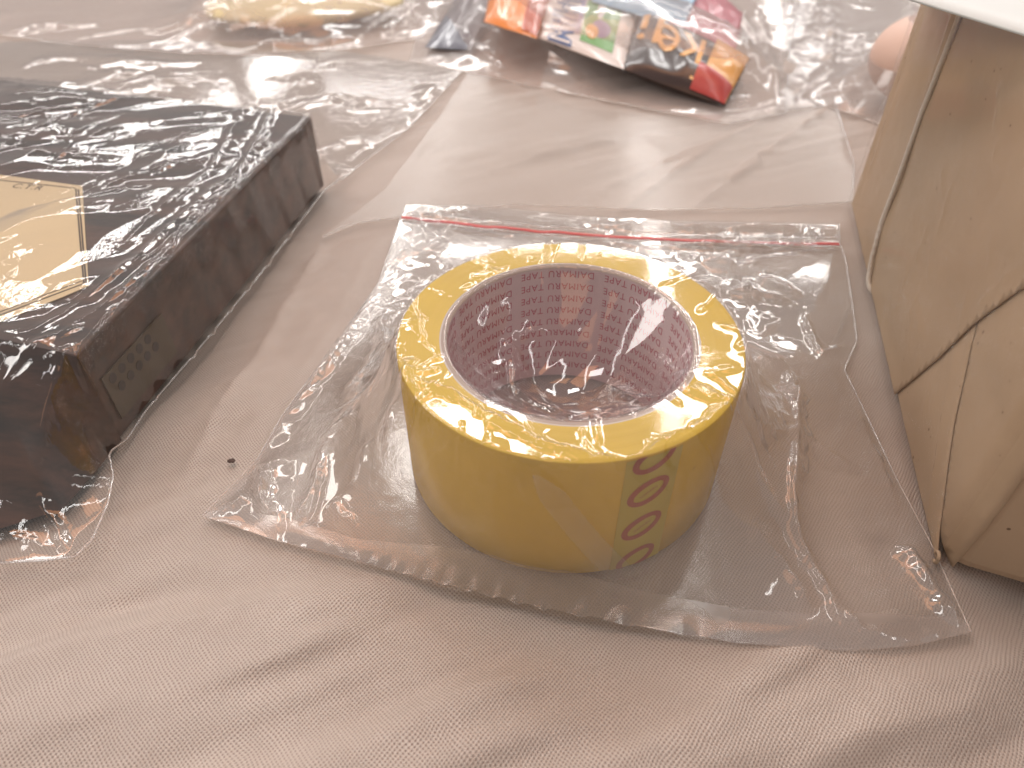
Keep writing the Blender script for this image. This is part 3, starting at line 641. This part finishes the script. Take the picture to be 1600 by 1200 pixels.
# ---------------------------------------------------------------- the brown parcel at the right
PA, PB = at(1465, 885), at(1335, 320); pu = (PB-PA)/np.linalg.norm(PB-PA); pn = np.array([-pu[1], pu[0], 0]); pn = pn if pn[0] < 0 else -pn
HPc = 118.
def fp(x, y, off=0.):
    v = ray(x, y); t = ((PA-CP)@pn)/(v@pn); p = CP+t*v; return p+pn*off
par = thing('wrapped_parcel', 'tall parcel in brown kraft paper with folded end and string at the right', 'parcel', tuple(PA+pu*110-pn*60))
pw = at(1600, 925)-PA; pw /= np.linalg.norm(pw); W_ = 150
c0 = [PA, PB, PB+pw*W_, PA+pw*W_]
ins_ = [p-pn*1.4 for p in c0]
prism('paper_body', [p+[0, 0, HPc] for p in ins_], [p+[0, 0, .4] for p in ins_], M['kraft'], par, 5.)
PLO, PHI = 0, HPc
def flap(name, pts, off, m, th=.5, bulge=0.):
    """sheet of paper in the end plane, slightly bowed, rounded along its edges"""
    P = np.array([[(fp(*q)-PA)@pu, (fp(*q))[2]] for q in pts]) if len(pts[0]) == 2 and max(abs(pts[0][0]), abs(pts[0][1])) > 300 else np.array(pts)
    lo, hi = P.min(0), P.max(0); h = 1.6; n = ((hi-lo)/h).astype(int)+2
    U, Wv = np.meshgrid(lo[0]+h*np.arange(n[0]), lo[1]+h*np.arange(n[1]), indexing='ij')
    # snap grid to polygon by distance-based inclusion with border polygon triangulated through bmesh
    bm = bmesh.new(); vs = []
    Q = spline(np.vstack([P, P[:1]]), max(60, int(np.linalg.norm(np.diff(np.vstack([P, P[:1]]), axis=0), axis=1).sum()/1.3)))[:-1]
    for q in Q: vs.append(bm.verts.new((q[0], q[1], 0)))
    f = bm.faces.new(vs)
    for k in range(int(lo[0]//2.5), int(hi[0]//2.5)+1):
        g = bm.verts[:]+bm.edges[:]+bm.faces[:]
        bmesh.ops.bisect_plane(bm, geom=g, plane_co=(k*2.5+1.2, 0, 0), plane_no=(1, 0, 0))
    for k in range(int(lo[1]//2.5), int(hi[1]//2.5)+1):
        g = bm.verts[:]+bm.edges[:]+bm.faces[:]
        bmesh.ops.bisect_plane(bm, geom=g, plane_co=(0, k*2.5+1.2, 0), plane_no=(0, 1, 0))
    bmesh.ops.triangulate(bm, faces=bm.faces[:])
    V = np.array([v.co[:] for v in bm.verts]); F = [[v.index for v in fc.verts] for fc in bm.faces]; bm.verts.index_update()
    F = [[v.index for v in fc.verts] for fc in bm.faces]; bm.free()
    dmin = np.full(len(V), 1e9)
    for i in range(len(Q)):
        a, b = Q[i], Q[(i+1) % len(Q)]; dd = b-a; t = np.clip(((V[:, :2]-a)@dd)/(dd@dd+1e-9), 0, 1); dmin = np.minimum(dmin, np.linalg.norm(V[:, :2]-a-t[:, None]*dd, axis=1))
    w_ = off+bulge*smooth(dmin/26)+.55*vnoise(V[:, 0]/22, V[:, 1]/22, 3)*smooth(dmin/12)+.12*vnoise(V[:, 0]/6, V[:, 1]/6, 6)
    w_ = w_-.055*np.clip(9-V[:, 0], 0, 12)**2*(1 if name != 'left_fold' else 0)
    W3 = PA+np.outer(V[:, 0], pu)+np.outer(w_, pn)+np.outer(V[:, 1], [0, 0, 1.])
    o = mesh(name, W3, F, m, par)
    s = o.modifiers.new('s', 'SOLIDIFY'); s.thickness = th*S; s.offset = 0
    return o
uv = lambda x, y: ((fp(x, y)-PA)@pu, fp(x, y)[2])
g1, g2, g3, g4 = uv(1410, 610), uv(1600, 455), uv(1525, 510), uv(1465, 885)
slope = (g2[1]-g1[1])/(g2[0]-g1[0])
flap('upper_flap', [(g1[0]+1, .6), (222, .4), (222, HPc-.5), (-.5, HPc-.5), (-.5, g2[1]+2+(g2[0])*1.1*.9), (18, g2[1]+16), g2, g3, (g3[0]+9, g3[1]-20)], 1.3, M['kraft'], bulge=.8)
flap('left_fold', [(1.5, .8), (g1[0]+3, .8), (g3[0]+12, g3[1]-18), (g3[0]+1, g3[1]+3), (g3[0]-18, g3[1]-24), (12, 10)], .35, M['kraft2'], bulge=.9)
flap('right_fold', [(.2, .8), (9, 9), (g3[0]-19, g3[1]-23), (g3[0]-.5, g3[1]+3), (g2[0]+1, g2[1]+3), (16, g2[1]+19), (-.6, g2[1]+38), (-.6, 20)], .45, M['kraft'], bulge=1.2)
# curled tip at the bottom corner
t = np.linspace(0, 1.6*PI, 24); cp = PA+pu*1.2+pn*1.0
tube('corner_curl', np.stack([cp+pu*(1.6*math.cos(a)*(1-.25*i/24))+np.array([0, 0, 2.4+2.0*math.sin(a)*(1-.25*i/24)]) for i, a in enumerate(t)]), .55, M['kraft2'], par, 6)
# string down the end
sp = [fp(1516, 20, 2.6), fp(1492, 85, 2.8), fp(1455, 178, 2.9), (fp(1420, 275, 2.9)), fp(1390, 350, 2.8), fp(1373, 410, 2.6), fp(1367, 440, 2.3), fp(1366, 456, 1.2), fp(1366, 460, 0)-pn*2, fp(1366, 460, 0)-pn*8]
sp = soften(spline(sp, 120), 6)
tw = sp+np.outer(.12*np.sin(np.arange(120)*1.9), pu)
tube('string', tw+pn*.5, 1.0, M['string'], par, 8)
# film over the end of the parcel
pb = thing('parcel_bag', 'thin clear film stretched over the folded end of the brown parcel', 'plastic film', tuple(PA+pu*110+pn*3))
uu, ww = np.meshgrid(np.linspace(-.5, 224, 230), np.linspace(.4, HPc-.5, 130), indexing='ij')
off = 4.0+.30*crumple(uu, ww, 34, 61, 1.1, 2.2, 2)
cl = [([(212, 118), (208, 80), (206, 40), (204, 14), (216, 2)], 1.6, 1.6), ([(206, 118), (202, 80), (199, 44), (196, 10)], 1.2, 1.2), ([(224, 12), (212, 30), (206, 46)], 1., 1.2),
      ([(3, 2), (30, 30), (49, 52), (60, 66)], .9, 1.2), ([(49, 52), (36, 78), (10, 108)], .8, 1.3), ([(70, 20), (90, 34), (62, 30)], .8, 1.2), ([(120, 8), (70, 6), (20, 20)], .5, 1.1)]
for _ in range(26):
    u0, w0, a, ln = rng.uniform(0, 110), rng.uniform(10, 95), rng.uniform(.3, 1.3), rng.uniform(8, 26)
    cl.append(([(u0, w0), (u0+ln*math.cos(a), w0+ln*math.sin(a))], rng.uniform(.25, .6), rng.uniform(.6, 1.1)))
off = off+crease_h(uu, ww, cl); off = np.maximum(off, 3.4)+1.4*np.exp(-((uu-141.8-(ww)*.195)/3)**2)
edge = np.minimum(np.minimum((uu+.5), (224-uu)), 4)/4
Vf = PA+uu[..., None]*pu+off[..., None]*pn*(0.5+.5*edge[..., None])+ww[..., None]*np.array([0, 0, 1.])
M['film_parcel'] = film('thin_parcel_film', .03, .38, .16, milkcol=(.78, .72, .68), bump=.15, bscale=120)
mesh('clinging_film', Vf.reshape(-1, 3), grid_faces(230, 130), M['film_parcel'], pb)

# ---------------------------------------------------------------- white card on top of the parcel
zc = HPc+1.2
k0, k1 = at(1420, 0, zc), at(1600, 56, zc); dk = (k1-k0)/np.linalg.norm(k1-k0); nk = np.array([-dk[1], dk[0], 0]); nk = nk if nk[0] > 0 else -nk
a_, b_ = k0-dk*70, k1+dk*60
nn = 40; s_, t_ = np.meshgrid(np.linspace(0, 1, nn), np.linspace(0, 1, 14), indexing='ij')
bow = .25*np.sin(PI*s_)*(1-t_)
Vc = a_+(s_*np.linalg.norm(b_-a_))[..., None]*dk+((t_*150)-bow*1.4)[..., None]*nk
o = mesh('card_sheet', Vc.reshape(-1, 3), grid_faces(nn, 14), M['white'])
s = o.modifiers.new('s', 'SOLIDIFY'); s.thickness = .8*S; s.offset = 1
o['label'] = 'pale bluish white card lying on top of the brown parcel in the corner'; o['category'] = 'card'

# ---------------------------------------------------------------- sweets in sachets, behind
class Pillow:
    def __init__(s, c, bulge): s.c = [at(x, y, z) for x, y, z in c]; s.b = bulge; s.n = np.cross(s.c[1]-s.c[0], s.c[3]-s.c[0]); s.n /= np.linalg.norm(s.n); s.n *= np.sign(s.n[2])
    def __call__(s, u, v, sign=1, off=0.):
        u, v = np.asarray(u, float), np.asarray(v, float); A, B, C, D = s.c
        P = ((1-u)*(1-v))[..., None]*A+(u*(1-v))[..., None]*B+(u*v)[..., None]*C+((1-u)*v)[..., None]*D
        e = np.clip(16*u*(1-u)*v*(1-v), 0, 1)**.5; w = .5*s.b*e*(1+.22*vnoise(u*5, v*5, int(s.b*7) % 9))+.5*fnoise(u*7, v*4, 3)*e
        return P+((sign*w+off)[..., None])*s.n
def sachet(name, label, corners, bulge, m, group='wrapped sweets in the far bag'):
    pl = Pillow(corners, bulge); c = np.mean(pl.c, 0)
    t = thing(name, label, 'sweet', tuple(c), group)
    u, v = np.meshgrid(np.linspace(0, 1, 36), np.linspace(0, 1, 26), indexing='ij')
    uz = u+(np.abs(((v*18) % 1)-.5)-.25)*.03*np.where((u < .01), -1, np.where(u > .99, 1, 0))
    Vt, Vb = pl(uz, v), pl(uz, v, -1, -.05); n = 36*26
    mesh('wrapper', np.concatenate([Vt.reshape(-1, 3), Vb.reshape(-1, 3)]), np.vstack([grid_faces(36, 26), grid_faces(36, 26)[:, ::-1]+n]), m, t)
    return t, pl
def patch(name, t, pl, u0, u1, v0, v1, m, off=.25, round_=False):
    if round_:
        a, r = np.meshgrid(np.linspace(0, 2*PI, 28), np.linspace(0, 1, 6), indexing='ij')
        u, v = (u0+u1)/2+(u1-u0)/2*r*np.cos(a), (v0+v1)/2+(v1-v0)/2*r*np.sin(a); nf = grid_faces(28, 6)
    else:
        u, v = np.meshgrid(np.linspace(u0, u1, 16), np.linspace(v0, v1, 16), indexing='ij'); nf = grid_faces(16, 16)
    mesh(name, pl(u, v, 1, off).reshape(-1, 3), nf, m, t)
def lettering(t, pl, body, o, ex, ey, m, off=.4, sp=1., fat=0.):
    V, F = text_mesh(body, 1.0, sp, fat); V[:, 0] /= V[:, 0].max()
    V[:, 1] /= .72
    me = bpy.data.meshes.new('x'); bm = bmesh.new(); vs = [bm.verts.new(p) for p in V]
    for f in F:
        try: bm.faces.new([vs[i] for i in f])
        except ValueError: pass
    bmesh.ops.subdivide_edges(bm, edges=[e for e in bm.edges if e.calc_length() > .15], cuts=2); bmesh.ops.triangulate(bm, faces=bm.faces[:])
    bm.verts.index_update(); V = np.array([v.co[:] for v in bm.verts]); F = [[v.index for v in f.verts] for f in bm.faces]; bm.free(); bpy.data.meshes.remove(me)
    u = o[0]+V[:, 0]*ex[0]+V[:, 1]*ey[0]; v = o[1]+V[:, 0]*ex[1]+V[:, 1]*ey[1]
    mesh('lettering', pl(u, v, 1, off), F, m, t, False)

# corners are (px, py, height): near-left, near-right, far-right, far-left
t, pl = sachet('sweet_sachet', 'orange foil sweet left of the white sachet in the far bag', [(757, 34, 24), (838, 60, 24), (872, -40, 30), (775, -60, 30)], 13, M['orange'])
patch('rust_band', t, pl, .72, 1.0, .02, .98, M['rust'])
t, pl = sachet('sweet_sachet', 'white sachet with green field and blue outlined lettering in the far bag', [(838, 58, 20), (974, 108, 18), (995, 20, 24), (852, -18, 26)], 10, M['swhite'])
patch('green_field', t, pl, .50, .86, .12, .97, M['green'], .3)
patch('white_cutout', t, pl, .62, .70, .55, .95, M['swhite'], .5, True)
patch('lilac_blot', t, pl, .60, .80, .25, .55, M['lilac'], .5, True)
patch('orange_blot', t, pl, .54, .68, .2, .42, M['amber'], .6, True)
lettering(t, pl, 'Milkita', (.40, .0), (0.03, 1.0), (-.26, 0.0), M['navy'], .42, 1.15, .045)
lettering(t, pl, 'Milkita', (.40, .0), (0.03, 1.0), (-.26, 0.0), M['swhite'], .7, 1.15, -.006)
patch('lilac_line', t, pl, .44, .48, .2, .9, M['lilac'], .4)
t, pl = sachet('sweet_sachet', 'black sweet wrapper with big gold letters and red ribbon band in the far bag', [(968, 106, 16), (1132, 166, 3), (1172, 92, 16), (1000, 12, 24)], 21, M['black'])
patch('amber_end', t, pl, .72, .995, .03, .97, M['amber'], .3)
patch('red_ribbon', t, pl, .66, .99, .01, .30, M['red'], .5)
patch('plum_patch', t, pl, .30, .72, .72, .98, M['pink'], .3)
lettering(t, pl, 'ke', (.68, .66), (-.44, .02), (.02, -.62), M['gold'], .5)
lettering(t, pl, 'li', (.30, .95), (-.24, -.05), (.0, -.6), M['gold'], .5)
t, pl = sachet('sweet_sachet', 'sky blue sachet with a white diamond behind the black wrapper', [(925, 2, 30), (1066, 44, 24), (1100, -30, 28), (930, -60, 30)], 8, M['blue'])
patch('white_diamond', t, pl, .42, .70, .30, .80, M['swhite'], .4, True)
t, pl = sachet('sweet_sachet', 'magenta foil sweet behind the gold end of the black wrapper', [(1060, 30, 22), (1150, 80, 12), (1160, 20, 16), (1080, -40, 22)], 9, M['pink'])
t, pl = sachet('sweet_sachet', 'dark indigo sweet at the left corner of the far bag', [(664, 74, 4), (735, 78, 4), (790, -30, 12), (735, -40, 12)], 7, M['dark'])
t, pl = sachet('sweet_sachet', 'pink foil sweet tucked behind the white sachet in the far bag', [(862, -2, 10), (935, 8, 10), (945, -60, 14), (870, -70, 14)], 7, M['pink'])

def far_bag(name, label, B, R, T, L, obst, reach, m, s, amp, cell=22, nu=220, nv=200, cre=(), h=2.5, base=.4, part='film'):
    t = thing(name, label, 'plastic bag', (np.mean([p[0] for p in B]), np.mean([p[1] for p in L]), 0), None)
    G = coons(B, R, T, L, nu, nv); X, Y = G[..., 0], G[..., 1]; poly = list(B)+list(R)[1:]+list(T)[::-1][1:]+list(L)[::-1][1:-1]
    d = Drape(poly, obst, reach, h, 260); E = edge_fac(nu, nv, X, Y, 10.)
    Z = d(X, Y)+(.2+.8*E)*amp*((.15+1.2*smooth(.35+1.4*fnoise(X/70, Y/60, s+9, 2)))*crumple(X, Y, cell, s, .4, 2.0, 2)+.5*fnoise(X/cell, Y/cell, s+2))
    Z += crease_h(X, Y, [([tuple(d.pix(*q)[:2]) for q in p], a, w2) for p, a, w2 in cre])*(.3+.7*E)
    Z = np.maximum(np.maximum(Z, obst(X, Y)), .2)+base
    mesh(part, np.stack([X, Y, Z], -1).reshape(-1, 3), grid_faces(nu, nv), m, t)
    for e in (B, R): 
        q = spline(e, 120); tube('film_edge', np.c_[q, np.full(120, base+.5)], .4, M['zip_clear'], t, 6)
    return t, d
# bag over the sweets
def blob(cx, cy, rx, ry, hgt, ang=0.):
    def f(X, Y):
        c, s = math.cos(ang), math.sin(ang); x = c*(X-cx)+s*(Y-cy); y = -s*(X-cx)+c*(Y-cy); return hgt*np.sqrt(np.clip(1-(x/rx)**2-(y/ry)**2, 0, 1))
    return f
q0, q1 = at(740, 20, 10), at(1120, 110, 10)
c_ = (q0+q1)/2; an = math.atan2(q1[1]-q0[1], q1[0]-q0[0])
ob = blob(c_[0]+8, c_[1]+18, np.linalg.norm(q1-q0)/2+32, 66, 42, an)
far_bag('sweets_bag', 'clear wrinkled bag holding the colourful sweets at the far middle', px((640, 96), (760, 120), (900, 150), (1050, 180), (1140, 196), (1228, 178)),
        px((1228, 178), (1232, 90), (1260, -60)), px((600, -90), (800, -100), (1000, -90), (1260, -60)), px((640, 96), (655, 40), (600, -90)), ob, 16., M['film_soft'], 71, 1.3, 26,
        cre=[([(1105, 72), (1150, 62), (1166, 100), (1160, 130)], 2., 1.8), ([(770, 0), (785, 40)], 2., 2.), ([(690, 60), (740, 20), (760, 0)], 2., 2.),
             ([(1180, 0), (1200, 80), (1215, 170)], 2.5, 3.), ([(1140, 0), (1180, 60), (1210, 120)], 2.5, 3.), ([(980, 0), (1050, 30), (1090, 60)], 1.5, 2.), ([(730, 20), (722, 60), (760, 90), (800, 110)], 2., 2.5)])
# bag with the pale yellow pack
yk = thing('yellow_pack', 'pale yellow soft pack inside a clear bag at the far left', 'pack', tuple(at(465, 0, 0)))
c = at(466, 8, 8); u, v = np.meshgrid(np.linspace(0, 2*PI, 72, endpoint=False), np.linspace(0.02, PI-.02, 30), indexing='ij')
Vv = np.stack([c[0]+82*np.cos(u)*np.sin(v)*(1+.10*np.sin(3*u+1)), c[1]+62*np.sin(u)*np.sin(v)*(1+.08*np.sin(2*u)), 11+11*np.cos(v)*(1+.12*np.sin(4*u)*np.sin(v))], -1)
F_ = grid_faces(30, 72, True); mesh('pack_body', Vv.transpose(1, 0, 2).reshape(-1, 3), F_, M['butter'], yk)
far_bag('yellow_pack_bag', 'clear wrinkled bag around the pale yellow pack at the far left', px((-120, 70), (0, 55), (120, 72), (280, 84), (420, 88), (560, 76), (660, 60)),
        px((660, 60), (700, 10), (760, -90)), px((-200, -90), (200, -100), (760, -90)), px((-120, 70), (-160, 0), (-200, -90)), blob(c[0], c[1], 96, 76, 25), 22., M['film_soft'], 81, 1.5, 28,
        cre=[([(285, 50), (300, 28), (340, 22)], 3., 3.), ([(290, 60), (330, 40), (380, 45)], 2.5, 2.5), ([(360, 0), (375, 30), (390, 40)], 2.5, 2.), ([(400, 70), (480, 75), (560, 60)], 3., 3.), ([(560, 60), (610, 30), (660, 0)], 3., 3.), ([(0, 60), (60, 40), (120, 45)], 2., 3.)])
# pinkish ball in a bag behind the parcel
bl = thing('blush_ball', 'pale pink round ball in a hazy bag just behind the brown parcel', 'ball', tuple(at(1440, 170, 0)))
cb = at(1448, 96, 26); vv = np.linspace(0, PI, 36)
V = np.array([[cb[0]+34*math.sin(b)*math.cos(a), cb[1]+34*math.sin(b)*math.sin(a), 27-26.5*math.cos(b)] for b in vv for a in np.linspace(0, 2*PI, 64, endpoint=False)])
mesh('ball_body', V, grid_faces(36, 64, True), M['blush'], bl)
far_bag('ball_bag', 'hazy clear bag around the pale pink ball behind the parcel', px((1212, 176), (1290, 168), (1350, 186), (1420, 215), (1560, 240)),
        px((1560, 240), (1640, 100), (1700, -60)), px((1215, -90), (1400, -90), (1700, -60)), px((1212, 176), (1222, 60), (1215, -90)), blob(cb[0], cb[1], 38, 38, 56), 14., M['film_grey'], 91, 1.4, 24,
        cre=[([(1222, 175), (1300, 110), (1302, 0)], 3., 2.5), ([(1225, 90), (1270, 60), (1285, 0)], 3., 3.), ([(1340, 150), (1335, 90), (1350, 40)], 1.5, 2.)])
# flat polybag lying behind the zip bag
far_bag('flat_polybag', 'empty looking clear flap lying flat between the zip bag and the sweets', px((505, 372), (560, 350), (800, 322), (1000, 330), (1180, 328), (1330, 318)),
        px((1330, 318), (1334, 260), (1300, 150)), px((735, 108), (900, 170), (1130, 190), (1300, 150)), px((505, 372), (600, 300), (690, 180), (735, 108)), lambda X, Y: 0*X, 10.,
        film('flat_flap_film', .02, .7, .22, bump=.1, bscale=60), 95, .35, 40,
        cre=[([(540, 340), (640, 240), (715, 130)], .8, 1.5)])

# ---------------------------------------------------------------- a dark crumb on the cloth
p = at(361, 719)
bm = bmesh.new(); bmesh.ops.create_icosphere(bm, subdivisions=2, radius=.9*S)
for v_ in bm.verts: v_.co.x *= 1.3; v_.co.z *= .45; v_.co *= 1+.35*float(vnoise(np.array(v_.co.x*2500), np.array(v_.co.y*2500), 2))
me = bpy.data.meshes.new('crumb'); bm.to_mesh(me); bm.free(); me.materials.append(M['crumb'])
o = bpy.data.objects.new('crumb', me); COL.objects.link(o); o.location = (p[0]*S, p[1]*S, -.3*S)
o['label'] = 'tiny dark crumb on the cloth left of the zip bag'; o['category'] = 'crumb'
